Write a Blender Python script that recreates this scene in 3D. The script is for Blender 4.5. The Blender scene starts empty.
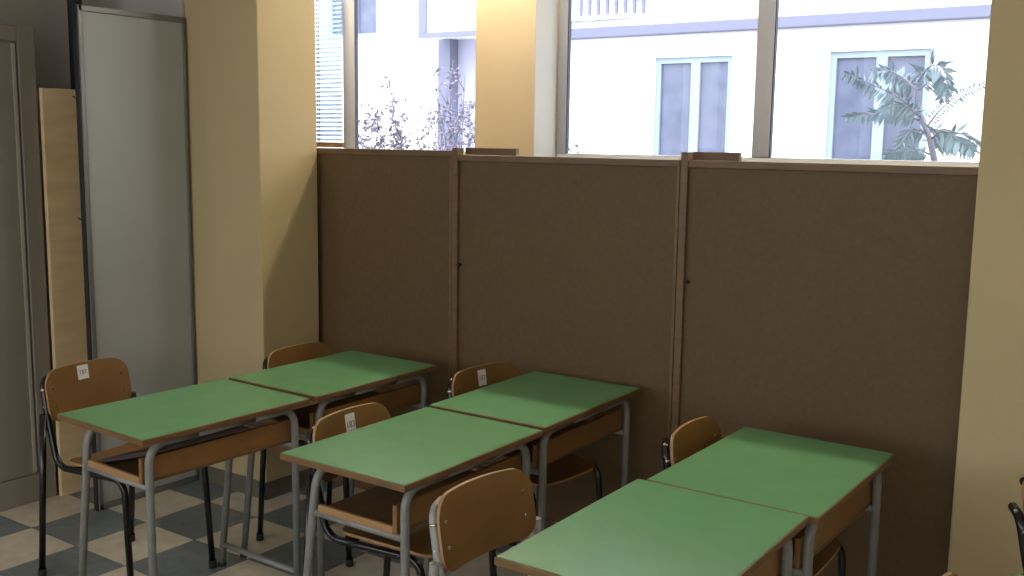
import bpy, bmesh, math, random
from mathutils import Vector, Matrix
random.seed(7)
scene = bpy.context.scene
C = scene.collection
R = math.radians

# ---------------------------------------------------------------- camera
cam_d = bpy.data.cameras.new('camera'); cam = bpy.data.objects.new('camera', cam_d); C.objects.link(cam)
scene.camera = cam
PITCH, YAW, ROLL, HC, FPX = 0.14156, 0.61178, 0.01397, 1.70767, 1032.24
cy, sy, cp, sp = math.cos(YAW), math.sin(YAW), math.cos(PITCH), math.sin(PITCH)
FW = Vector((-sy*cp, cy*cp, -sp)); R0 = Vector((cy, sy, 0)); U0 = R0.cross(FW)
RR = R0*math.cos(ROLL) + U0*math.sin(ROLL); UU = U0*math.cos(ROLL) - R0*math.sin(ROLL)
m = Matrix.Identity(4)
for i in range(3):
    m[i][0], m[i][1], m[i][2] = RR[i], UU[i], -FW[i]
m[2][3] = HC
cam.matrix_world = m
cam_d.sensor_width = 36.0; cam_d.lens = 36.0*FPX/1024.0; cam_d.clip_start = 0.05; cam_d.clip_end = 200

# ---------------------------------------------------------------- world, light, exposure
scene.view_settings.view_transform = 'Standard'; scene.view_settings.look = 'None'
scene.view_settings.gamma = 1.0; scene.view_settings.use_curve_mapping = False
scene.view_settings.exposure = 0.0
SKY = 4.9
LAMP = 82.0
world = bpy.data.worlds.new('overcast_sky'); scene.world = world; world.use_nodes = True
wn = world.node_tree; wn.nodes.clear()
wo = wn.nodes.new('ShaderNodeOutputWorld'); bg = wn.nodes.new('ShaderNodeBackground')
tc = wn.nodes.new('ShaderNodeTexCoord'); nz = wn.nodes.new('ShaderNodeTexNoise'); cr = wn.nodes.new('ShaderNodeValToRGB')
nz.inputs['Scale'].default_value = 1.6
cr.color_ramp.elements[0].color = (0.93, 0.96, 1.0, 1); cr.color_ramp.elements[1].color = (1.0, 0.98, 0.95, 1)
wn.links.new(tc.outputs['Generated'], nz.inputs['Vector']); wn.links.new(nz.outputs['Fac'], cr.inputs['Fac'])
wn.links.new(cr.outputs['Color'], bg.inputs['Color'])
sx = wn.nodes.new('ShaderNodeSeparateXYZ'); mr = wn.nodes.new('ShaderNodeMapRange')      # overcast sky: three times brighter overhead
wn.links.new(tc.outputs['Generated'], sx.inputs[0]); wn.links.new(sx.outputs['Z'], mr.inputs['Value'])
mr.inputs['From Min'].default_value = 0.0; mr.inputs['From Max'].default_value = 1.0
mr.inputs['To Min'].default_value = SKY*0.7; mr.inputs['To Max'].default_value = SKY*1.9
wn.links.new(mr.outputs[0], bg.inputs['Strength'])
wn.links.new(bg.outputs[0], wo.inputs[0])

def area(name, loc, rot, sx, sy_, energy, col=(1, 1, 1), portal=False):
    l = bpy.data.lights.new(name, 'AREA'); l.shape = 'RECTANGLE'; l.size = sx; l.size_y = sy_
    l.energy = energy; l.color = col
    if portal: l.cycles.is_portal = True
    o = bpy.data.objects.new(name, l); C.objects.link(o); o.location = loc; o.rotation_euler = rot
    return o
# portals guide the sky light through the real window openings
area('window_portal', (-4.70, 4.93, 2.24), (R(-90), 0, 0), 2.4, 1.3, 1, portal=True)
area('window_portal', (-1.85, 4.93, 2.24), (R(-90), 0, 0), 2.5, 1.3, 1, portal=True)
area('window_portal', (1.4, 4.93, 2.24), (R(-90), 0, 0), 3.2, 1.3, 1, portal=True)
# unseen windows added behind the camera, sized to give the room fill daylight
area('window_portal', (-2.4, -3.85, 1.9), (R(90), 0, 0), 3.4, 1.9, 1, portal=True)
area('window_portal', (1.4, -3.85, 1.9), (R(90), 0, 0), 2.9, 1.9, 1, portal=True)

# unseen left wall window, added to send fill light to the left pier
area('window_portal', (-5.05, -1.4, 1.8), (0, R(-90), 0), 1.8, 2.4, 1, portal=True)

# ---------------------------------------------------------------- materials
def mat(name, col, rough=0.6, metal=0.0, spec=0.5, noise=None, bump=None, coat=0.0):
    """noise = (scale, other colour, stretch xyz); bump = (scale, strength)"""
    M = bpy.data.materials.new(name); M.use_nodes = True
    nt = M.node_tree; b = nt.nodes['Principled BSDF']
    b.inputs['Base Color'].default_value = (*col, 1); b.inputs['Roughness'].default_value = rough
    b.inputs['Metallic'].default_value = metal; b.inputs['Specular IOR Level'].default_value = spec
    if coat: b.inputs['Coat Weight'].default_value = coat
    t = None
    if noise or bump:
        t = nt.nodes.new('ShaderNodeTexCoord')
    if noise:
        mp = nt.nodes.new('ShaderNodeMapping'); n = nt.nodes.new('ShaderNodeTexNoise'); r = nt.nodes.new('ShaderNodeValToRGB')
        mp.inputs['Scale'].default_value = noise[2] if len(noise) > 2 else (1, 1, 1)
        n.inputs['Scale'].default_value = noise[0]; n.inputs['Detail'].default_value = 5
        r.color_ramp.elements[0].position = 0.32; r.color_ramp.elements[1].position = 0.68
        r.color_ramp.elements[0].color = (*noise[1], 1); r.color_ramp.elements[1].color = (*col, 1)
        nt.links.new(t.outputs['Object'], mp.inputs[0]); nt.links.new(mp.outputs[0], n.inputs['Vector'])
        nt.links.new(n.outputs['Fac'], r.inputs[0]); nt.links.new(r.outputs[0], b.inputs['Base Color'])
    if bump:
        n2 = nt.nodes.new('ShaderNodeTexNoise'); bp = nt.nodes.new('ShaderNodeBump')
        n2.inputs['Scale'].default_value = bump[0]; bp.inputs['Strength'].default_value = bump[1]; bp.inputs['Distance'].default_value = 0.01
        nt.links.new(t.outputs['Object'], n2.inputs['Vector']); nt.links.new(n2.outputs['Fac'], bp.inputs['Height'])
        nt.links.new(bp.outputs[0], b.inputs['Normal'])
    return M

M_laminate = mat('green_laminate', (0.150, 0.355, 0.165), 0.27, spec=0.28, noise=(9, (0.136, 0.33, 0.150)), bump=(260, 0.05))
M_edge = mat('wood_edging', (0.18, 0.098, 0.033), 0.5, noise=(14, (0.14, 0.072, 0.025), (1, 1, 6)))
M_ply = mat('varnished_beech_plywood', (0.205, 0.104, 0.028), 0.40, noise=(7, (0.168, 0.083, 0.022), (6, 1, 1)), bump=(120, 0.04))
M_panel = mat('shelf_panel_plywood', (0.24, 0.118, 0.036), 0.42, noise=(7, (0.195, 0.092, 0.027), (6, 1, 1)))
M_plyedge = mat('plywood_edge', (0.36, 0.20, 0.08), 0.5)
M_shelf = mat('shelf_board', (0.17, 0.092, 0.04), 0.55, noise=(8, (0.13, 0.07, 0.03), (6, 1, 1)))
M_tube = mat('grey_painted_steel', (0.26, 0.26, 0.25), 0.35, 0.1, noise=(30, (0.21, 0.21, 0.20)))
M_tubelight = mat('light_grey_painted_steel', (0.36, 0.355, 0.34), 0.35, 0.1, noise=(30, (0.30, 0.295, 0.28)))
M_black = mat('black_enamelled_steel', (0.006, 0.006, 0.007), 0.22, 0.0)
M_rubber = mat('dark_rubber', (0.02, 0.02, 0.02), 0.8)
M_bolt = mat('bolt_metal', (0.6, 0.6, 0.58), 0.25, 1.0)
M_paper = mat('white_paper', (0.72, 0.70, 0.68), 0.8)
M_ink = mat('dark_ink', (0.05, 0.05, 0.09), 0.8)
M_wall = mat('ochre_wall_paint', (0.55, 0.43, 0.235), 0.72, noise=(2.2, (0.52, 0.405, 0.22)), bump=(90, 0.10))
M_walllit = mat('lit_ochre_wall_paint', (0.60, 0.475, 0.30), 0.7, noise=(2.2, (0.575, 0.455, 0.285)), bump=(90, 0.10))  # same ochre paint, made paler for the lamp light on the middle pier
M_daylitreturn = mat('daylit_return_paint', (0.40, 0.39, 0.37), 0.7, bump=(90, .1))  # bluish daylight on the middle pier's return, put into its colour
M_grey_wall = mat('grey_wall_paint', (0.50, 0.48, 0.45), 0.75, noise=(3, (0.46, 0.44, 0.41)), bump=(80, 0.1))
M_skirt = mat('grey_stone_skirting', (0.17, 0.15, 0.115), 0.5, noise=(20, (0.13, 0.115, 0.09)))
M_ceiling = mat('ceiling_paint', (0.72, 0.69, 0.62), 0.85, bump=(60, 0.05))
M_cork = mat('brown_hardboard', (0.136, 0.080, 0.031), 0.62, noise=(55, (0.117, 0.068, 0.026)), bump=(180, 0.12))
M_frame = mat('reddish_wood_frame', (0.18, 0.105, 0.05), 0.48, noise=(10, (0.145, 0.082, 0.04), (1, 1, 8)))
M_pine = mat('pale_pine_sheet', (0.84, 0.63, 0.36), 0.6, noise=(3.0, (0.74, 0.53, 0.28), (1, 1.2, 7)), bump=(60, 0.05))
M_board = mat('white_board_face', (0.42, 0.435, 0.42), 0.5, noise=(2.5, (0.39, 0.405, 0.39)))
M_alu = mat('aluminium_profile', (0.19, 0.185, 0.175), 0.4, 0.3)
M_locker = mat('grey_brown_locker_paint', (0.28, 0.24, 0.20), 0.5, noise=(4, (0.25, 0.215, 0.18)))
M_lockerlight = mat('worn_locker_edge', (0.42, 0.37, 0.31), 0.5)
M_dark = mat('near_black_paint', (0.02, 0.02, 0.024), 0.6)
M_darkboard = mat('dark_brown_board', (0.055, 0.04, 0.035), 0.5, noise=(12, (0.04, 0.03, 0.028)))
M_winframe = mat('grey_window_frame', (0.36, 0.36, 0.38), 0.4, 0.1)
M_winwhite = mat('white_window_frame', (0.75, 0.77, 0.80), 0.4)
M_gasket = mat('dark_gasket', (0.02, 0.03, 0.06), 0.5)
M_blind = mat('blue_white_slat', (0.20, 0.32, 0.52), 0.5)
M_facade = mat('white_render', (0.86, 0.87, 0.88), 0.9, bump=(30, 0.1))
M_facadeblue = mat('blue_grey_render_and_shade', (0.17, 0.18, 0.27), 0.9)  # trim colour, also used for the slab's painted shade
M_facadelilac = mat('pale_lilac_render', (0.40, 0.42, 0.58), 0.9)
M_winpale = mat('pale_blue_window_paint', (0.26, 0.33, 0.42), 0.5)
M_extglass = mat('hazed_reflecting_glass', (0.085, 0.10, 0.165), 0.25, noise=(5, (0.125, 0.145, 0.23)))  # bluish veil over the distant panes is part of this colour
M_ground = mat('courtyard_asphalt', (0.30, 0.30, 0.30), 0.9, noise=(12, (0.22, 0.22, 0.22)))
M_leafred = mat('dusty_purple_leaf', (0.25, 0.21, 0.29), 0.6, noise=(5, (0.18, 0.175, 0.25)))
M_twig = mat('grey_twig', (0.14, 0.14, 0.20), 0.7)
M_leafgreen = mat('hazed_green_leaf', (0.14, 0.21, 0.25), 0.45, noise=(6, (0.09, 0.155, 0.21)))  # leaf colour raised towards pale blue to carry the window glare

# floor: square tiles, checked, aligned with the room
M_floor = bpy.data.materials.new('checked_floor_tiles'); M_floor.use_nodes = True
nt = M_floor.node_tree; b = nt.nodes['Principled BSDF']
TS, TX, TY = 0.33922, -3.8578, 3.01855
t = nt.nodes.new('ShaderNodeTexCoord'); mp = nt.nodes.new('ShaderNodeMapping'); ck = nt.nodes.new('ShaderNodeTexChecker')
mp.inputs['Location'].default_value = (-TX/TS+1.0, -TY/TS, 0.5); mp.inputs['Scale'].default_value = (1/TS, 1/TS, 0.0001)
ck.inputs['Scale'].default_value = 1.0
def floor_colour(a, c2, sc):
    n = nt.nodes.new('ShaderNodeTexNoise'); r = nt.nodes.new('ShaderNodeValToRGB'); n.inputs['Scale'].default_value = sc; n.inputs['Detail'].default_value = 8
    r.color_ramp.elements[0].position = .35; r.color_ramp.elements[1].position = .65
    r.color_ramp.elements[0].color = (*a, 1); r.color_ramp.elements[1].color = (*c2, 1)
    nt.links.new(t.outputs['Object'], n.inputs['Vector']); nt.links.new(n.outputs['Fac'], r.inputs[0]); return r
ra = floor_colour((0.60, 0.53, 0.42), (0.72, 0.64, 0.51), 14)
rb = floor_colour((0.155, 0.185, 0.195), (0.20, 0.23, 0.24), 22)
nt.links.new(t.outputs['Object'], mp.inputs[0]); nt.links.new(mp.outputs[0], ck.inputs['Vector'])
nt.links.new(ra.outputs[0], ck.inputs['Color1']); nt.links.new(rb.outputs[0], ck.inputs['Color2'])
br = nt.nodes.new('ShaderNodeTexBrick'); br.offset = 0; br.inputs['Scale'].default_value = 1.0
br.inputs['Brick Width'].default_value = 1.0; br.inputs['Row Height'].default_value = 1.0; br.inputs['Mortar Size'].default_value = 0.006
br.inputs['Color1'].default_value = (1, 1, 1, 1); br.inputs['Color2'].default_value = (1, 1, 1, 1); br.inputs['Mortar'].default_value = (0.35, 0.33, 0.3, 1)
mx = nt.nodes.new('ShaderNodeMix'); mx.data_type = 'RGBA'; mx.blend_type = 'MULTIPLY'; mx.inputs['Factor'].default_value = 1.0
nt.links.new(mp.outputs[0], br.inputs['Vector']); nt.links.new(ck.outputs['Color'], mx.inputs['A']); nt.links.new(br.outputs['Color'], mx.inputs['B'])
nt.links.new(mx.outputs['Result'], b.inputs['Base Color']); b.inputs['Roughness'].default_value = 0.42

M_glass = bpy.data.materials.new('window_glass'); M_glass.use_nodes = True
nt = M_glass.node_tree; nt.nodes.clear()
o_ = nt.nodes.new('ShaderNodeOutputMaterial'); mxs = nt.nodes.new('ShaderNodeMixShader'); tr = nt.nodes.new('ShaderNodeBsdfTransparent'); gl = nt.nodes.new('ShaderNodeBsdfGlossy')
tr.inputs[0].default_value = (0.96, 0.98, 1.0, 1); gl.inputs['Roughness'].default_value = 0.02; mxs.inputs[0].default_value = 0.012
nt.links.new(tr.outputs[0], mxs.inputs[1]); nt.links.new(gl.outputs[0], mxs.inputs[2]); nt.links.new(mxs.outputs[0], o_.inputs[0])

# ---------------------------------------------------------------- helpers
def box(bm, x0, x1, y0, y1, z0, z1, bev=0.0, mi=0, seg=2):
    r = bmesh.ops.create_cube(bm, size=1.0)
    vs = r['verts']
    for v in vs:
        v.co = Vector(((x0+x1)/2+v.co.x*(x1-x0), (y0+y1)/2+v.co.y*(y1-y0), (z0+z1)/2+v.co.z*(z1-z0)))
    fs = set(f for v in vs for f in v.link_faces)
    for f in fs: f.material_index = mi
    if bev:
        es = list(set(e for v in vs for e in v.link_edges))
        bmesh.ops.bevel(bm, geom=es, offset=bev, segments=seg, affect='EDGES', profile=0.5)

def fillet(pts, rad, n=7):
    """polyline with rounded corners; rad is one number or a list per inner point"""
    pts = [Vector(p) for p in pts]; out = [pts[0]]
    for i in range(1, len(pts)-1):
        r = rad[i-1] if isinstance(rad, (list, tuple)) else rad
        a, p, c = pts[i-1], pts[i], pts[i+1]
        d1 = (a-p).normalized(); d2 = (c-p).normalized()
        ang = d1.angle(d2)
        if r <= 0 or ang > 3.12: out.append(p); continue
        d = min(r/math.tan(ang/2), (a-p).length*0.49, (c-p).length*0.49)
        rr = d*math.tan(ang/2)
        cen = p + (d1+d2).normalized()*(rr/math.sin(ang/2))
        v1 = p+d1*d-cen; v2 = p+d2*d-cen; tot = v1.angle(v2); ax = v1.cross(v2).normalized()
        for k in range(n+1):
            out.append(cen + Matrix.Rotation(tot*k/n, 3, ax) @ v1)
    out.append(pts[-1]); return out

def tube(bm, pts, r, seg=12, mi=0, r2=None):
    pts = [Vector(p) for p in pts]
    n = len(pts); rings = []
    t0 = (pts[1]-pts[0]).normalized()
    up = Vector((0, 0, 1)) if abs(t0.z) < 0.9 else Vector((0, 1, 0))
    nrm = t0.cross(up).normalized()
    for i, p in enumerate(pts):
        if i == 0: tg = (pts[1]-pts[0])
        elif i == n-1: tg = (pts[-1]-pts[-2])
        else: tg = (pts[i+1]-p).normalized()+(p-pts[i-1]).normalized()
        tg.normalize(); nrm = (nrm - tg*nrm.dot(tg)).normalized(); bn = tg.cross(nrm)
        rad = r if r2 is None else r+(r2-r)*i/(n-1)
        rings.append([bm.verts.new(p+(nrm*math.cos(2*math.pi*k/seg)+bn*math.sin(2*math.pi*k/seg))*rad) for k in range(seg)])
    for i in range(n-1):
        for k in range(seg):
            f = bm.faces.new((rings[i][k], rings[i][(k+1) % seg], rings[i+1][(k+1) % seg], rings[i+1][k])); f.smooth = True; f.material_index = mi
    f = bm.faces.new(list(reversed(rings[0]))); f.material_index = mi
    f = bm.faces.new(rings[-1]); f.material_index = mi

def round_rect(w, h, rad, n=7):
    """outline centred on 0, w x h; rad for four corners (+u+v, -u+v, -u-v, +u-v)"""
    out = []
    for (su, sv, a0), r in zip(((1, 1, 0), (-1, 1, 90), (-1, -1, 180), (1, -1, 270)), rad):
        cu, cv = su*(w/2-r), sv*(h/2-r)
        for k in range(n+1):
            a = R(a0+90*k/n); out.append((cu+r*math.cos(a), cv+r*math.sin(a)))
    return out

def plate(bm, outline, thick, fn, mi_face=0, mi_edge=0, cols=14):
    """a slab of the outline in (u,v), subdivided in u then bent by fn(u,v,w)"""
    vs = [bm.verts.new((u, v, 0)) for u, v in outline]
    f = bm.faces.new(vs)
    geom = [f]
    us = [u for u, v in outline]; u0, u1 = min(us), max(us)
    allg = [f] + list(f.edges) + list(f.verts)
    for k in range(1, cols):
        allg = [g for g in allg if g.is_valid]
        c = u0+(u1-u0)*k/cols
        res = bmesh.ops.bisect_plane(bm, geom=allg, plane_co=(c, 0, 0), plane_no=(1, 0, 0), dist=1e-6)
        allg = res['geom']
    faces = [g for g in allg if isinstance(g, bmesh.types.BMFace) and g.is_valid]
    base = list(faces)
    ret = bmesh.ops.extrude_face_region(bm, geom=base)
    new_v = [g for g in ret['geom'] if isinstance(g, bmesh.types.BMVert)]
    new_f = [g for g in ret['geom'] if isinstance(g, bmesh.types.BMFace)]
    old_v = set(v for fc in base for v in fc.verts)
    for v in new_v: v.co.z = thick
    allf = set(new_f) | set(base)
    for v in new_v:
        for fc in v.link_faces:
            if fc not in allf: fc.material_index = mi_edge
    for fc in allf: fc.material_index = mi_face
    for v in set(new_v) | old_v:
        v.co = fn(v.co.x, v.co.y, v.co.z)

def obj(name, bm, mats, parent=None, smooth=False, bevel=0):
    bmesh.ops.recalc_face_normals(bm, faces=bm.faces)
    me = bpy.data.meshes.new(name); bm.to_mesh(me); bm.free()
    for mm in (mats if isinstance(mats, (list, tuple)) else [mats]): me.materials.append(mm)
    o = bpy.data.objects.new(name, me); C.objects.link(o)
    if parent: o.parent = parent
    if bevel:
        bv = o.modifiers.new('bevel', 'BEVEL'); bv.width = bevel; bv.segments = 2; bv.limit_method = 'ANGLE'
    return o
def boxobj(name, dims, mt, parent=None, bev=0.0):
    bm = bmesh.new(); box(bm, *dims, bev=bev); return obj(name, bm, mt, parent)
def tag(o, label=None, cat=None, group=None, kind=None):
    if label: o['label'] = label
    if cat: o['category'] = cat
    if group: o['group'] = group
    if kind: o['kind'] = kind
    return o
def thing(name, label, cat, loc=(0, 0, 0), rz=0.0, group=None):
    o = bpy.data.objects.new(name, None); C.objects.link(o); o.empty_display_size = 0.1
    o.location = loc; o.rotation_euler = (0, 0, rz); return tag(o, label, cat, group)
def struct(name, bm, mt): return tag(obj(name, bm, mt), kind='structure')
def sbox(name, dims, mt, bev=0.0): return tag(boxobj(name, dims, mt, bev=bev), kind='structure')
def children(o): return [c for c in C.objects if c.parent is o]
def copy_tree(o, parent=None):
    c = o.copy(); C.objects.link(c)
    if parent is not None: c.parent = parent
    for ch in children(o): copy_tree(ch, c)
    return c

# ---------------------------------------------------------------- the room
XL, XR, YB, ZC = -4.82, 3.2, -3.6, 3.05
XC = -6.3                     # the passage behind the screens runs on past the left pier
YF, YO = 4.815, 4.90          # inner and outer face of the window wall
ZS, ZH = 1.605, 2.88          # window sill and head
sbox('floor', (XC-.2, XR+.2, YB-.2, YO, -0.12, 0.0), M_floor)
sbox('ceiling', (XC-.2, XR+.2, YB-.2, YO, ZC, ZC+.15), M_ceiling)
bm = bmesh.new(); LWY = (-2.6, -0.2)  # LWY: opening for the added left fill window
box(bm, XL-.2, XL, YB, LWY[0], 0, ZC); box(bm, XL-.2, XL, LWY[1], 3.30, 0, ZC)
box(bm, XL-.2, XL, LWY[0], LWY[1], 0, .9); box(bm, XL-.2, XL, LWY[0], LWY[1], 2.7, ZC)
struct('wall_left', bm, M_grey_wall)
sbox('wall_passage_end', (XC-.2, XC, 3.30, YO, 0, ZC), M_wall)
sbox('wall_passage_side', (XC, XL, 3.30, 3.50, 0, ZC), M_wall)
sbox('wall_right', (XR, XR+.2, YB, YO, 0, ZC), M_wall)
bm = bmesh.new()
RW = [(-4.1, -0.7), (-0.05, 2.85)]  # openings for the added rear fill windows
box(bm, XL, XR, YB-.2, YB, 0, 1.05); box(bm, XL, XR, YB-.2, YB, 2.95, ZC)
for a, b_ in ((XL, RW[0][0]), (RW[0][1], RW[1][0]), (RW[1][1], XR)): box(bm, a, b_, YB-.2, YB, 1.05, 2.95)
struct('wall_rear', bm, M_wall)
# window wall: below, above, and the piers between the openings
W1, W2, W3 = (-5.9, -3.50), (-3.097, -0.60), (-0.2, 3.0)
bm = bmesh.new()
box(bm, XC, XR, YF, YO, 0, ZS); box(bm, XC, XR, YF, YO, ZH, ZC)
for a, b_ in ((XC, W1[0]), (W1[1], W2[0]), (W2[1], W3[0]), (W3[1], XR)): box(bm, a, b_, YF, YO, ZS, ZH)
struct('wall_window', bm, M_wall)
# the painted piers that stand out from the walls
def pier(name, x0, x1, y0, y1, mt):
    return sbox(name, (x0, x1, y0, y1, 0, ZC), mt, bev=0.006)
sbox('wall_niche_left', (XL, -4.165, 3.19, 3.565, 0, ZC), M_grey_wall)
pier('wall_pier_left', -4.165, -3.66, 3.205, 3.565, M_wall)
bm = bmesh.new(); box(bm, -3.495, -3.098, 4.60, YF, 0, ZC, bev=.004)
pm = struct('wall_pier_middle', bm, M_walllit); pm.data.materials.append(M_daylitreturn)
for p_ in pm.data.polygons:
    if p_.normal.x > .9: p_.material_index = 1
pier('wall_pier_right', -0.660, 0.02, 3.40, 3.575, M_wall)
bm = bmesh.new()
box(bm, -4.15, -3.652, 3.195, 3.205, 0, .083); box(bm, -3.66, -3.65, 3.195, 3.57, 0, .083)
struct('baseboard_left_pier', bm, M_skirt)
sbox('baseboard_right_pier', (-0.675, 0.03, 3.39, 3.40, 0, .083), M_skirt)

def window(name, x0, x1, mullions, yg=4.85, ZS=ZS, ZH=ZH):
    bm = bmesh.new(); w = .058; y0, y1 = yg-.030, yg+.004
    box(bm, x0, x1, y0, y1, ZS, ZS+.04, mi=1, bev=.004); box(bm, x0, x1, y0, y1, ZH-.05, ZH, bev=.004)
    box(bm, x0, x0+w, y0-.002, y1, ZS+.04, ZH-.05, bev=.004); box(bm, x1-w, x1, y0-.002, y1, ZS+.04, ZH-.05, bev=.004)
    for a, b_ in mullions: box(bm, a, b_, y0-.002, y1, ZS+.04, ZH-.05, bev=.004)
    # dark gasket lines beside the frame members
    for gx in [x0+w] + [b_ for a, b_ in mullions]: box(bm, gx-.001, gx+.006, yg-.028, yg-.003, ZS+.04, ZH-.05, mi=2)
    f = obj(name, bm, [M_winframe, M_winwhite, M_gasket]); tag(f, kind='structure')
    gb = bmesh.new(); box(gb, x0+w, x1-w, yg-.003, yg+.003, ZS+.04, ZH-.05)
    obj('window_pane', gb, M_glass, f)
    return f
window('window_1', W1[0], W1[1], [(-4.71, -4.61)])
window('window_2', W2[0], W2[1], [(-1.967, -1.88)])
window('window_3', W3[0], W3[1], [(1.30, 1.39)])
window('fill_window_rear_left', RW[0][0], RW[0][1], [(-2.43, -2.37)], YB-.10, 1.05, 2.95)
window('fill_window_rear_right', RW[1][0], RW[1][1], [(1.37, 1.43)], YB-.10, 1.05, 2.95)
fb = bmesh.new()
for dd in ((-4.95, -4.90, -2.6, -2.54, .9, 2.7), (-4.95, -4.90, -.26, -.2, .9, 2.7), (-4.95, -4.90, -2.54, -.26, .9, .96), (-4.95, -4.90, -2.54, -.26, 2.64, 2.7), (-4.95, -4.90, -1.43, -1.37, .96, 2.64)): box(fb, *dd, bev=.004)
w6 = struct('fill_window_left', fb, M_winframe)
fb = bmesh.new(); box(fb, -4.93, -4.924, -2.54, -.26, .96, 2.64); obj('window_pane', fb, M_glass, w6)
# sill boards
sbox('trim_sill_left', (W1[0], W1[1], 4.78, YF+.01, 1.575, 1.600), M_frame, bev=.004)
sbox('trim_sill_right', (W2[0], W2[1], 4.78, YF+.01, 1.575, 1.600), M_frame, bev=.004)

# venetian blind in the left part of window_1
vb = thing('venetian_blind', 'pale blue slatted venetian blind hanging in the narrow left window strip', 'blind', (-5.2, 4.79, 1.66))
bm = bmesh.new()
z = 1.700
while z < 2.83:
    bb = bmesh.new(); box(bb, -5.70, -4.69, -.011, .011, -.0010, .0010)
    for v in bb.verts:
        y, zz = v.co.y, v.co.z
        v.co = Vector((v.co.x, y*math.cos(R(46))-zz*math.sin(R(46)), z+y*math.sin(R(46))+zz*math.cos(R(46))))
    me_ = bpy.data.meshes.new('t'); bb.to_mesh(me_); bb.free(); bm.from_mesh(me_); bpy.data.meshes.remove(me_)
    z += .0272
sl = obj('slats', bm, M_blind)
def relparent(o, p):
    bpy.context.view_layer.update()
    o.parent = p; o.location = o.location - p.location
for v in sl.data.vertices: v.co.y += 4.79
relparent(sl, vb)
relparent(boxobj('bottom_rail', (-5.71, -4.685, 4.777, 4.803, 1.650, 1.684), M_frame, bev=.003), vb)
relparent(boxobj('head_rail', (-5.71, -4.73, 4.775, 4.805, 2.83, 2.87), M_winwhite, bev=.003), vb)
for cx_ in (-5.45, -4.895, -4.880):
    bm = bmesh.new(); tube(bm, [(cx_, 4.777, 1.67), (cx_, 4.777, 2.84)], .0022, 6); relparent(obj('cord', bm, M_gasket), vb)

# fluorescent lamps of the passage, on the ceiling between the screens and the windows
M_lamp = bpy.data.materials.new('fluorescent_tube'); M_lamp.use_nodes = True
pb = M_lamp.node_tree.nodes['Principled BSDF']; pb.inputs['Emission Color'].default_value = (1.0, 0.90, 0.72, 1); pb.inputs['Emission Strength'].default_value = LAMP
LAMP_LAB = ['twin tube ceiling lamp over the passage, beyond the left wall pier by the blind', 'twin tube ceiling lamp over the passage in front of the middle pier', 'twin tube ceiling lamp over the passage in front of the wide right window']
LAMP_X = (-4.85, -3.30, -0.90)
for i, lx in enumerate(LAMP_X):
    cl = thing('ceiling_lamp', LAMP_LAB[i], 'lamp', (lx, 4.34, ZC), 0, 'fluorescent lamps over the passage')
    if i == 0:
        bm = bmesh.new(); box(bm, -.66, .66, -.05, .05, -.055, 0, bev=.004); obj('housing', bm, M_winwhite, cl)
        for s_ in (-1, 1):
            bm = bmesh.new(); tube(bm, [(-.60, s_*.03, -.085), (.60, s_*.03, -.085)], .013, 12); obj('tube', bm, M_lamp, cl)
            bm = bmesh.new(); box(bm, s_*.60, s_*.62, -.045, .045, -.10, -.05); obj('lamp_holder', bm, M_winwhite, cl)
        first_lamp = cl
    else:
        for ch in [c_ for c_ in C.objects if c_.parent is first_lamp]:
            d_ = ch.copy(); C.objects.link(d_); d_.parent = cl

# ---------------------------------------------------------------- partition screens
YP = 3.585
def screen(x0, x1, ztop, label, side_batten, dots, post=None):
    s = thing('partition_screen', label, 'partition screen', ((x0+x1)/2, YP+.02, 0), 0, 'wood framed partition screens')
    def P(name, dims, mt, bev=.003, par=s):
        o = boxobj(name, dims, mt, bev=bev); o.parent = par
        for v in o.data.vertices: v.co -= s.location
        return o
    P('infill_board', (x0+.028, x1-.012, YP+.012, YP+.024, .06, ztop-.026), M_cork, 0)
    P('top_rail', (x0, x1, YP, YP+.036, ztop-.028, ztop), M_frame)
    P('bottom_rail', (x0, x1, YP, YP+.036, .0, .09), M_frame)
    pt = post or 0
    P('stile', (x0, x0+.030, YP-.006, YP+.040, 0, ztop+pt), M_frame)
    P('stile', (x1-.014, x1, YP-.002, YP+.038, 0, ztop+(0 if not post else .0)), M_frame)
    if side_batten:
        P('rear_batten', (x0+.01, x0+.01+side_batten, YP+.075, YP+.10, ztop-.06, ztop+.031), M_frame)
        P('spacer_block', (x0+.01, x0+.06, YP+.036, YP+.076, ztop-.06, ztop-.01), M_frame, .001)
    for dx, dz in dots:
        bm = bmesh.new(); tube(bm, [(dx-s.location.x, YP-s.location.y+.014, dz), (dx-s.location.x, YP-s.location.y-.012, dz)], .007, 10)
        obj('bolt', bm, M_dark, s)
    return s
screen(-3.79, -2.846, 1.662, 'wood framed brown partition screen beside the left wall pier, behind the leftmost desk pair', 0, [])
screen(-2.842, -1.745, 1.645, 'middle brown partition screen with a wooden batten showing above its top left', .275, [(-2.804, 1.16)], post=.030)
screen(-1.741, -0.640, 1.645, 'rightmost brown partition screen, running behind the right wall pier', .19, [(-1.699, 1.183)], post=.030)

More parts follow.
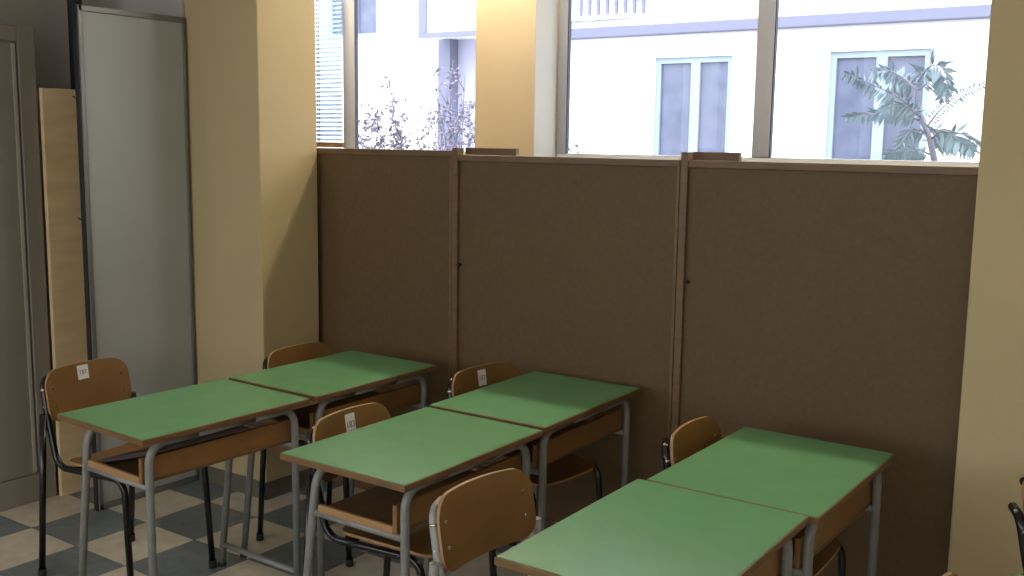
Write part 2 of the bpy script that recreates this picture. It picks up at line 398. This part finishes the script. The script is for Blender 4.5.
# ---------------------------------------------------------------- left end: locker, boards
LX = -4.49
lk = thing('locker', 'tall grey brown locker with a recessed door, cut by the left picture edge', 'locker', (-4.68, 2.0, 0))
def lp(name, dims, mt, bev=.003, par=lk, base=(-4.68, 2.0, 0)):
    o = boxobj(name, dims, mt, bev=bev)
    for v in o.data.vertices: v.co -= Vector(base)
    o.parent = par; return o
LT = 2.182
bm = bmesh.new()
box(bm, -4.80, LX-.02, 1.25, 2.64, .0, LT, bev=.004)
box(bm, LX-.02, LX, 2.56, 2.64, .0, LT, bev=.004); box(bm, LX-.02, LX, 1.25, 1.33, 0, LT, bev=.004)
box(bm, LX-.02, LX, 1.33, 2.56, LT-.07, LT, bev=.004); box(bm, LX-.02, LX, 1.33, 2.56, 0, .13, bev=.004)
o = obj('body', bm, M_locker)
for v in o.data.vertices: v.co -= Vector((-4.68, 2.0, 0))
o.parent = lk
for a, b_ in ((1.335, 1.948), (1.952, 2.555)):
    d = lp('door', (LX-.02, LX-.008, a, b_, .135, LT-.075), M_locker)
    d2 = lp('door_edge', (LX-.009, LX-.003, b_-.022, b_-.006, .14, LT-.08), M_lockerlight, 0.001); d2.parent = d
    h = lp('handle', (LX-.008, LX+.012, (a+.04 if a > 1.5 else b_-.07), (a+.06 if a > 1.5 else b_-.05), 1.0, 1.12), M_alu, .003); h.parent = d
bx_ = thing('box', 'small dark box on top of the tall locker at the picture corner', 'box', (-4.66, 2.20, LT+.0005))
bm = bmesh.new(); box(bm, -.15, .15, -.3, .235, 0, .25, bev=.006); obj('body', bm, M_dark, bx_)
bm = bmesh.new(); box(bm, -.155, .155, -.305, .24, .20, .27, bev=.004); obj('lid', bm, M_dark, bx_)

pn = thing('wooden_sheet', 'pale pine sheet standing upright between the locker and the white board', 'wooden board', (-4.47, 2.80, 0))
bm = bmesh.new(); box(bm, -.012, .012, -.155, .20, 0, 1.915, bev=.002); obj('board', bm, M_pine, pn)

sbox('trim_dark_strip', (-4.62, -4.58, 2.885, 2.945, 0, ZC), M_dark, bev=.008)  # dark upright strip behind the pine sheet, left of the white board

wb = thing('white_board', 'tall greyish white board in a metal frame standing against the left wall pier', 'board', (-4.15, 2.915, 0))
bm = bmesh.new(); box(bm, -.018, .0, -.262, .262, .02, 2.25); obj('panel', bm, M_board, wb)
for nm, dd in (('frame_rail', (-.022, .008, -.275, .275, 2.235, 2.262)), ('frame_rail', (-.022, .008, -.275, .275, 0, .030)),
               ('frame_stile', (-.022, .008, -.277, -.255, 0, 2.262)), ('frame_stile', (-.022, .008, .262, .277, 0, 2.262))):
    bm = bmesh.new(); box(bm, *dd, bev=.003); obj(nm, bm, M_alu, wb)
bm = bmesh.new(); box(bm, -.024, .002, -.284, -.277, 0, 2.264); obj('edge_shade_strip', bm, M_dark, wb)  # dark strip drawn for the shade line along the board's left edge

for hz_ in (1.86, 1.335):
    bm = bmesh.new(); tube(bm, fillet([(-.005, -.283, hz_), (.004, -.300, hz_+.004), (.004, -.316, hz_+.012)], .01), .003, 6); obj('hook', bm, M_dark, wb)

# ---------------------------------------------------------------- desks
HT, TH = .76, .022
LW, LD = .70, .50
def make_desk():
    d = thing('school_desk', '', 'desk', (0, 0, 0))
    bm = bmesh.new()
    box(bm, -LD/2, LD/2, -LW/2, LW/2, HT-TH, HT-.0012, bev=.003)
    tb = obj('tabletop', bm, M_edge, d)
    bm = bmesh.new(); box(bm, -LD/2+.0045, LD/2-.0045, -LW/2+.0045, LW/2-.0045, HT-.0018, HT)
    obj('laminate', bm, M_laminate, tb)['label'] = 'green laminate surface'
    zt = HT-TH-.013
    r = .0135
    xs_f, xs_b = (LD/2-.038, LD/2-.035), (-LD/2+.115, -LD/2+.015)     # (top, foot) x: near legs upright, sitter's legs splayed
    def xat(pr, z): return pr[1]+(pr[0]-pr[1])*z/zt
    for pr in (xs_f, xs_b):
        for s in (-1, 1):
            yl = s*(LW/2-.045)
            bm = bmesh.new()
            tube(bm, fillet([(pr[1], yl, .012), (pr[0], yl, zt), (pr[0], s*.12, zt)], .06), r, 14)
            lg = obj('leg', bm, M_tube, d)
            bm = bmesh.new(); tube(bm, [(pr[1], yl, 0), (pr[1], yl, .014)], r+.003, 14); obj('foot_cap', bm, M_rubber, lg)
        bm = bmesh.new(); tube(bm, [(pr[0], -.12, zt), (pr[0], .12, zt)], r, 14); obj('side_rail', bm, M_tube, d)
    for s in (-1, 1):
        yl = s*(LW/2-.045)
        for zz, rr, nm in ((.583, .0125, 'upper_crossbar'), (.092, .0115, 'lower_crossbar')):
            bm = bmesh.new(); tube(bm, [(xat(xs_b, zz), yl, zz), (xat(xs_f, zz), yl, zz)], rr, 12); obj(nm, bm, M_tube, d)
    # book shelf: bottom board with solid lippings and an upright front panel
    bm = bmesh.new(); box(bm, -LD/2+.135, LD/2-.052, -LW/2+.030, LW/2-.030, .596, .604)
    sh = obj('shelf', bm, M_shelf, d)
    for s in (-1, 1):
        bm = bmesh.new(); y0 = s*(LW/2-.036); box(bm, -LD/2+.130, LD/2-.070, y0-.008, y0+.008, .592, .616, bev=.004); obj('lipping', bm, M_plyedge, sh)
    bm = bmesh.new(); box(bm, LD/2-.070, LD/2-.054, -LW/2+.028, LW/2-.028, .598, .680, bev=.002); obj('shelf_panel', bm, M_panel, d)
    return d
D_POS = {1: (-2.98879, 2.26524, -.0295), 2: (-2.97674, 2.99153, -.0047), 3: (-2.06601, 2.43244, .0027),
         4: (-2.08577, 3.16086, .0193), 5: (-1.08085, 2.18816, .0055), 6: (-1.0560, 2.8920, -.0083), 7: (-.092, 2.118, 0)}
D_LAB = {1: 'green topped school desk at the far left, with a dark board in its shelf',
         2: 'green school desk against the leftmost partition screen, behind the far left desk',
         3: 'green school desk in the middle row, the nearer of its pair',
         4: 'green school desk in the middle row, the one next to the partition screens',
         5: 'large nearest green school desk at the bottom centre right, catching window glare',
         6: 'green school desk in front of the rightmost partition screen',
         7: 'green desk of which only a corner shows at the bottom right'}
proto = make_desk()
for k, (x, y, a) in D_POS.items():
    o = proto if k == 1 else copy_tree(proto)
    o.location = (x, y, 0); o.rotation_euler.z = a; o['label'] = D_LAB[k]; o['category'] = 'desk'; o['group'] = 'green topped school desks'

db = thing('folder', 'dark brown flat folder leaning in the shelf of the far left desk', 'folder', (-2.915, 2.16, .6045), -.03)
bm = bmesh.new(); box(bm, 0, .31, -.20, .20, 0, .008, bev=.002)
for v in bm.verts:
    x_, z_ = v.co.x, v.co.z; a_ = .286
    v.co.x = -.158+x_*math.cos(a_)-z_*math.sin(a_); v.co.z = x_*math.sin(a_)+z_*math.cos(a_)+.001
obj('cover', bm, M_darkboard, db)
bm = bmesh.new(); box(bm, .01, .30, -.19, .19, .008, .013)
for v in bm.verts:
    x_, z_ = v.co.x, v.co.z
    v.co.x = -.158+x_*math.cos(a_)-z_*math.sin(a_); v.co.z = x_*math.sin(a_)+z_*math.cos(a_)+.001
obj('flap', bm, M_darkboard, db)

# ---------------------------------------------------------------- chairs
def make_chair(tube_mat):
    c = thing('school_chair', '', 'chair', (0, 0, 0))
    r = .0124
    for s in (-1, 1):
        # one bent tube: back upright, seat rail, front leg
        pts = [(-.238, s*.120, .782), (-.213, s*.182, .776), (-.188, s*.188, .66), (-.135, s*.190, .452), (.238, s*.190, .464), (.265, s*.197, .010)]
        bm = bmesh.new(); tube(bm, fillet(pts, [.05, .3, .07, .055]), r, 12); lg = obj('side_frame', bm, tube_mat, c)
        bm = bmesh.new(); tube(bm, [(.265, s*.197, 0), (.2645, s*.197, .03)], r+.0035, 12); obj('foot_cap', bm, M_rubber, lg)
        # rear leg welded outside the upright
        bm = bmesh.new(); tube(bm, [(-.232, s*.212, .010), (-.180, s*.2095, .655)], r, 12); lg = obj('rear_leg', bm, tube_mat, c)
        bm = bmesh.new(); tube(bm, [(-.232, s*.212, 0), (-.2305, s*.212, .03)], r+.0035, 12); obj('foot_cap', bm, M_rubber, lg)
    for xx in (-.06, .14):
        bm = bmesh.new(); tube(bm, fillet([(xx, -.195, .458), (xx, -.15, .446), (xx, .15, .446), (xx, .195, .458)], .02), .009, 10); obj('seat_crossbar', bm, tube_mat, c)
    # seat, shaped plywood with rolled front
    ol = round_rect(.37, .35, (.05, .05, .05, .05))
    bm = bmesh.new()
    def fseat(u, v, w):
        x = .072 - v            # v+ is the back
        dip = .010*(1-(2*u/.37)**2) - (.016*((x-.17)/.085)**2 if x > .17 else 0)*-1
        return Vector((x, u, .474+w-dip))
    plate(bm, ol, .010, fseat, 0, 1); obj('seat', bm, [M_ply, M_plyedge], c)
    # backrest, curved across
    ol = round_rect(.380, .200, (.062, .062, .055, .055))
    bm = bmesh.new()
    def fback(u, v, w):
        bend = .030*(2*u/.380)**2 - .012
        return Vector((-.198+bend - v*.16 + w - .004, u, .715+v - .006*(2*u/.380)**2*(1 if v > 0 else 0)))
    plate(bm, ol, .010, fback, 0, 1, 18); bk = obj('backrest', bm, [M_ply, M_plyedge], c)
    for s in (-1, 1):
        for v in (.035, -.035):
            q = fback(s*.158, v, .010); bm = bmesh.new(); tube(bm, [q-Vector((.002, 0, 0)), q+Vector((.0025, 0, 0))], .005, 10)
            bo = obj('bolt', bm, M_bolt, bk)
            q = fback(s*.182, v, .0); bm = bmesh.new(); tube(bm, [q-Vector((.0, -s*.003, 0)), q+Vector((-.012, s*.016, 0))], .0045, 8); obj('bolt', bm, M_bolt, bk)
    return c, fback
def add_label(chair, fback, text, u0, wd, ht_, vtop):
    bk = [o for o in children(chair) if o.name.startswith('backrest')][0]
    bm = bmesh.new()
    n = 4; T = []
    for w in (.0105, .0112):
        T.append([[bm.verts.new(fback(u0+wd*(i/n-.5), vtop-ht_*j, w)) for i in range(n+1)] for j in (0, 1)])
    for g in T:
        for i in range(n): bm.faces.new((g[0][i], g[0][i+1], g[1][i+1], g[1][i]))
    cu = bpy.data.curves.new('digits', 'FONT'); cu.body = text; cu.size = ht_*.42; cu.align_x = 'CENTER'; cu.align_y = 'CENTER'
    to = bpy.data.objects.new('digits', cu); C.objects.link(to)
    bpy.context.view_layer.update()
    me = bpy.data.meshes.new_from_object(to.evaluated_get(bpy.context.evaluated_depsgraph_get()))
    nv = len(bm.verts); nf = len(bm.faces)
    bm.from_mesh(me); bm.verts.ensure_lookup_table(); bm.faces.ensure_lookup_table()
    for v in bm.verts[nv:]: v.co = fback(u0+v.co.x, vtop-ht_*.52+v.co.y, .0118)
    for f in bm.faces[nf:]: f.material_index = 1
    bpy.data.objects.remove(to); bpy.data.curves.remove(cu); bpy.data.meshes.remove(me)
    me2 = bpy.data.meshes.new('number_label'); bm.to_mesh(me2); bm.free(); me2.materials.append(M_paper); me2.materials.append(M_ink)
    o = bpy.data.objects.new('number_label', me2); C.objects.link(o); o.parent = bk; o['label'] = 'white paper number sticker'
    return o
chair_b, FB = make_chair(M_black)
chair_g, _ = make_chair(M_tubelight)
CH = [  # x, y, rot deg, proto, label, sticker
    (-3.475, 2.322, 5, 'b', 'black framed wooden chair at the far left desk, white sticker on its backrest', ('787', -.002, .050, .055, .090)),
    (-3.075, 3.068, 2, 'b', 'black framed wooden chair without sticker, backrest showing behind the desk beside the left pier', None),
    (-2.148, 2.432, 3, 'b', 'black framed wooden chair tucked under the middle row nearer desk, tall white sticker', ('183', .014, .046, .070, .084)),
    (-2.205, 3.215, -8, 'b', 'wooden chair with white sticker by the middle partition screen, black framed', ('187', -.002, .044, .062, .084)),
    (-1.375, 2.11, -4, 'g', 'wooden chair with light grey frame at the nearest desk', None),
    (-1.165, 2.976, 2, 'b', 'black framed wooden chair at the desk by the rightmost partition screen, no sticker', None),
    (-.215, 2.125, 3, 'b', 'wooden chair whose backrest top barely shows at the bottom right', None),
    (-.179, 3.005, 3, 'b', 'black framed chair cut by the right picture edge, in front of the right pier', None),
]
first = {'b': True, 'g': True}; PLACED = []
for x, y, a, kind, lab, st in CH:
    p_ = chair_b if kind == 'b' else chair_g
    if first[kind]: o = p_; first[kind] = False
    else: o = copy_tree(p_)
    o.location = (x, y, 0); o.rotation_euler.z = R(a); o['label'] = lab; o['category'] = 'chair'; o['group'] = 'plywood school chairs'
    PLACED.append((o, st))
for o, st in PLACED:
    if st: add_label(o, FB, *st)

# ---------------------------------------------------------------- outside
GZ = -0.6
tag(boxobj('courtyard_ground', (-30, 14, YO, 30, GZ-.1, GZ), M_ground), kind='structure')
FY = 10.0
bd = thing('apartment_building', 'white rendered building across the courtyard, seen through the windows', 'building', (-4, FY, GZ))
def bp_(name, dims, mt, par=bd, bev=0):
    o = boxobj(name, dims, mt, bev=bev)
    for v in o.data.vertices: v.co -= bd.location
    o.parent = par; return o
WH = 11.0
WINS = [(-5.206, -4.326, 1.30, 2.598), (-3.338, -2.407, 1.25, 2.593), (-10.05, -9.15, 2.99, 4.25), (-1.1, -.2, 1.25, 2.595), (-7.9, -7.55, 4.2, 4.9), (-5.7, -4.9, 3.25, 4.5), (-4.1, -3.3, 3.25, 4.5)]
# facade as one mesh with real openings: split in vertical strips
bm = bmesh.new()
xs = sorted(set([-16.0, 8.0] + [w[0] for w in WINS] + [w[1] for w in WINS]))
for a, b_ in zip(xs[:-1], xs[1:]):
    mid = (a+b_)/2; cuts = sorted([(w[2], w[3]) for w in WINS if w[0] < mid < w[1]]); z0 = GZ
    for c0, c1 in cuts: box(bm, a, b_, FY, FY+.35, z0, c0); z0 = c1
    box(bm, a, b_, FY, FY+.35, z0, WH)
o = obj('facade', bm, M_facade)
for v in o.data.vertices: v.co -= bd.location
o.parent = bd
bp_('rear_mass', (-16, 8, FY+.6, FY+6, GZ, WH), M_facade)
bp_('slab_shade_band', (-6.45, 8, FY-.10, FY+.01, 2.83, 2.94), M_facadeblue, bev=.01)  # coloured strip standing in for the balcony slab's shade on the facade
for i, (x0, x1, z0, z1) in enumerate(WINS):
    bm = bmesh.new(); w = .06; mid = (x0+x1)/2+.02
    y0, y1 = FY+.03, FY+.09
    for dd in ((x0, x0+w, z0, z1), (x1-w, x1, z0, z1), (x0+w, x1-w, z0, z0+w), (x0+w, x1-w, z1-w, z1), (mid-.05, mid+.05, z0+w, z1-w)):
        box(bm, dd[0], dd[1], y0, y1, dd[2], dd[3])
    f = obj('window', bm, M_winpale)
    for v in f.data.vertices: v.co -= bd.location
    f.parent = bd
    bp_('sill', (x0-.05, x1+.05, FY-.05, FY-.002, z0-.05, z0), M_winwhite, par=f)
    bp_('pane', (x0+w, x1-w, y0+.03, y0+.04, z0+w, z1-w), M_extglass, par=f)
bay = bp_('projecting_bay', (-7.95, -6.6, FY-.55, FY, 2.90, WH), M_facade)
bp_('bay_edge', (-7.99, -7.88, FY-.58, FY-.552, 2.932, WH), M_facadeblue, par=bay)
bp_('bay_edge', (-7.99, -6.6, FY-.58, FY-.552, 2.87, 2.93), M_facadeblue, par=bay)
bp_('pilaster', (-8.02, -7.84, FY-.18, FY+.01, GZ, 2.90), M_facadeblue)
bp_('wall_recess_panel', (-7.84, -7.0, FY-.02, FY+.005, 1.2, 2.90), M_facadelilac)
# balcony with railing above the shade band
bp_('balcony_slab', (-6.45, -5.5, FY-.12, FY, 3.02, 3.06), M_facade)
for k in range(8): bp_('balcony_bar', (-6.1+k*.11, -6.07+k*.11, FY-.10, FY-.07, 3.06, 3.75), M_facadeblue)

def P_(px, py, Y):
    """point of the place on the vertical plane y = Y, worked out from the survey of the photograph"""
    d = FW + RR*((px-512)/FPX) - UU*((py-288)/FPX); t_ = Y/d.y
    return Vector((0, 0, HC)) + d*t_
def leaf(bm, base, direc, nrm, L, W, mi=0):
    d = direc.normalized(); s = d.cross(nrm)
    if s.length < 1e-4: s = d.orthogonal()
    s.normalize(); up = s.cross(d)
    a = bm.verts.new(base); b1 = bm.verts.new(base+d*L*.4+s*W/2+up*W*.12); b2 = bm.verts.new(base+d*L*.4-s*W/2+up*W*.12); c_ = bm.verts.new(base+d*L)
    mm = bm.verts.new(base+d*L*.45)
    for f in ((a, b1, mm), (b1, c_, mm), (c_, b2, mm), (b2, a, mm)):
        q = bm.faces.new(f); q.material_index = mi
def rv(s=1.0): return Vector((random.uniform(-1, 1), random.uniform(-1, 1), random.uniform(-1, 1)))*s

def pts_at(pts, q):
    f = q*(len(pts)-1); i = min(int(f), len(pts)-2); return pts[i].lerp(pts[i+1], f-i)
def bush(name, label, root, tips, spread, nleaf, Ll, seed, group=None):
    random.seed(seed)
    t_ = thing(name, label, 'shrub', root, 0, group)
    bb = bmesh.new(); lb = bmesh.new()
    for tip in tips:
        tip = Vector(tip)-Vector(root); st = Vector((random.uniform(-.12, .12), random.uniform(-.1, .1), 0))
        n = 9; pts = []
        bow = Vector((random.uniform(-.14, .14), random.uniform(-.12, .12), 0))
        for k in range(n):
            q = k/(n-1); pts.append(st.lerp(tip, q)+bow*math.sin(q*math.pi)+rv(.012))
        tube(bb, pts, .008, 6, r2=.0022)
        subs = []
        pts = [pts_at(pts, .68+.32*k/(n-1)) for k in range(n)]
        for k in range(0, n-1):
            for _ in range(2):
                d = (rv(1)+Vector((0, 0, .7))).normalized()*random.uniform(.08, spread)
                e = pts[k]+d; tube(bb, [pts[k], pts[k]+d*.5+rv(.015), e], .0035, 5, r2=.0016); subs.append((pts[k], e))
        for a_, e in subs:
            for j in range(nleaf):
                q = random.uniform(.2, 1); base = a_.lerp(e, q)
                leaf(lb, base, rv()+Vector((0, 0, .2)), rv(), Ll*random.uniform(.6, 1.2), Ll*.5)
        for j in range(nleaf*2):
            q = random.uniform(.6, 1); base = pts[int(q*(n-1))]
            leaf(lb, base+rv(.01), rv(), rv(), Ll*random.uniform(.5, 1), Ll*.5)
    obj('branches', bb, M_twig, t_); obj('leaves', lb, M_leafred, t_)
    return t_
Yb = 6.4
tips = [P_(x, y, Yb+random.uniform(-.3, .3)) for x, y in ((365, 112), (378, 104), (388, 72), (402, 110), (396, 118), (372, 122), (384, 125), (366, 128), (391, 96), (406, 126), (377, 116))]
r0 = P_(385, 150, Yb); bush('thorny_shrub', 'leafy purple grey shrub outside, left of the bare twigs in the left window', (r0.x, Yb, GZ), tips, .24, 6, .050, 3, 'shrubs outside the left window')
tips = [P_(x, y, Yb+random.uniform(-.3, .3)) for x, y in ((432, 62), (418, 118), (452, 60), (470, 95), (465, 75), (440, 118), (474, 116), (458, 120), (428, 108), (420, 128), (450, 105), (468, 112), (436, 126), (448, 128), (462, 100))]
r0 = P_(447, 150, Yb); bush('thorny_shrub', 'twiggy purple grey shrub outside with tall bare shoots, beside the middle pier', (r0.x, Yb, GZ), tips, .22, 4, .044, 5, 'shrubs outside the left window')
tips = [P_(x, y, Yb) for x, y in ((572, 138), (578, 134), (583, 142))]
r0 = P_(574, 160, Yb); bush('thorny_shrub', 'small pale shrub top at the lower left corner of the wide window', (r0.x, Yb, GZ), tips, .08, 2, .03, 8)

# young tree with feathered leaves
random.seed(11)
Yt = 6.0
r0 = P_(932, 200, Yt); root = Vector((r0.x, Yt, GZ))
tt = thing('feather_leaved_tree', 'young blue green tree with long feathered leaves outside the right window', 'tree', root)
tk = bmesh.new()
tp = [root-root, P_(936, 168, Yt)-root, P_(930, 140, Yt)-root, P_(921, 116, Yt)-root, P_(915, 96, Yt)-root, P_(918, 78, Yt)-root]
tube(tk, fillet(tp, .2, 4), .022, 8, r2=.008); obj('trunk', tk, M_twig, tt)
def frond(pix, L0, dY=0.0, droop=.6, dens=.016):
    """pix: points of the leaf stalk"""
    n = len(pix); ctrl = [P_(x, y, Yt+dY*i/(n-1))-root for i, (x, y) in enumerate(pix)]
    pts = fillet(ctrl, .25, 5)
    bm = bmesh.new(); tube(bm, pts, .006, 6, r2=.002, mi=1)
    segs = [(pts[i+1]-pts[i]).length for i in range(len(pts)-1)]; tot = sum(segs); s = tot*.12
    while s < tot:
        acc = 0
        for i, l in enumerate(segs):
            if acc+l >= s or i == len(segs)-1: break
            acc += l
        q = pts[i].lerp(pts[i+1], min(1, (s-acc)/max(l, 1e-6))); tg = (pts[i+1]-pts[i]).normalized()
        env = (.45+.55*math.sin(math.pi*min(1, .15+s/tot*.85)))
        side = tg.cross(Vector((0, 1, 0))).normalized()
        if side.z > 0: side = -side
        for sg in (1, -1):
            d = side*sg*(1 if sg > 0 else .75)+tg*.45+Vector((0, random.uniform(-.9, .9), -droop))+rv(.12)
            leaf(bm, q, d, Vector((0, 1, .4)), L0*env*random.uniform(.85, 1.1), L0*.17)
        s += dens
    obj('frond', bm, [M_leafgreen, M_twig], tt)
frond([(921, 116), (900, 98), (872, 84), (844, 72)], .10, -.2)
frond([(917, 92), (905, 78), (890, 70), (872, 72)], .10, .25)
frond([(918, 82), (930, 64), (943, 66), (948, 92)], .12, -.25)
frond([(919, 90), (935, 76), (945, 88), (944, 100)], .10, .2)
frond([(923, 122), (900, 112), (872, 114), (846, 117)], .09, .2)
frond([(922, 118), (905, 104), (888, 104), (876, 118)], .09, -.3)
frond([(926, 128), (938, 112), (958, 94), (984, 85)], .065, .1, .3)
frond([(930, 140), (943, 128), (958, 140), (975, 150)], .13, -.2, .8)
frond([(931, 148), (950, 134), (966, 134), (978, 144)], .13, .2, .8)
frond([(927, 133), (914, 128), (906, 134), (900, 146)], .10, -.2, .7)
frond([(932, 156), (918, 148), (900, 150), (884, 156)], .10, .25)
frond([(928, 134), (936, 128), (944, 134), (948, 146)], .12, .3, .7)
# the second desk has no low bar at its left end
d2 = [o for o in C.objects if o.get('label') == D_LAB[2]][0]
for o in [c_ for c_ in children(d2) if c_.name.startswith('lower_crossbar') and c_.data.vertices[0].co.y < 0]:
    bpy.data.objects.remove(o)
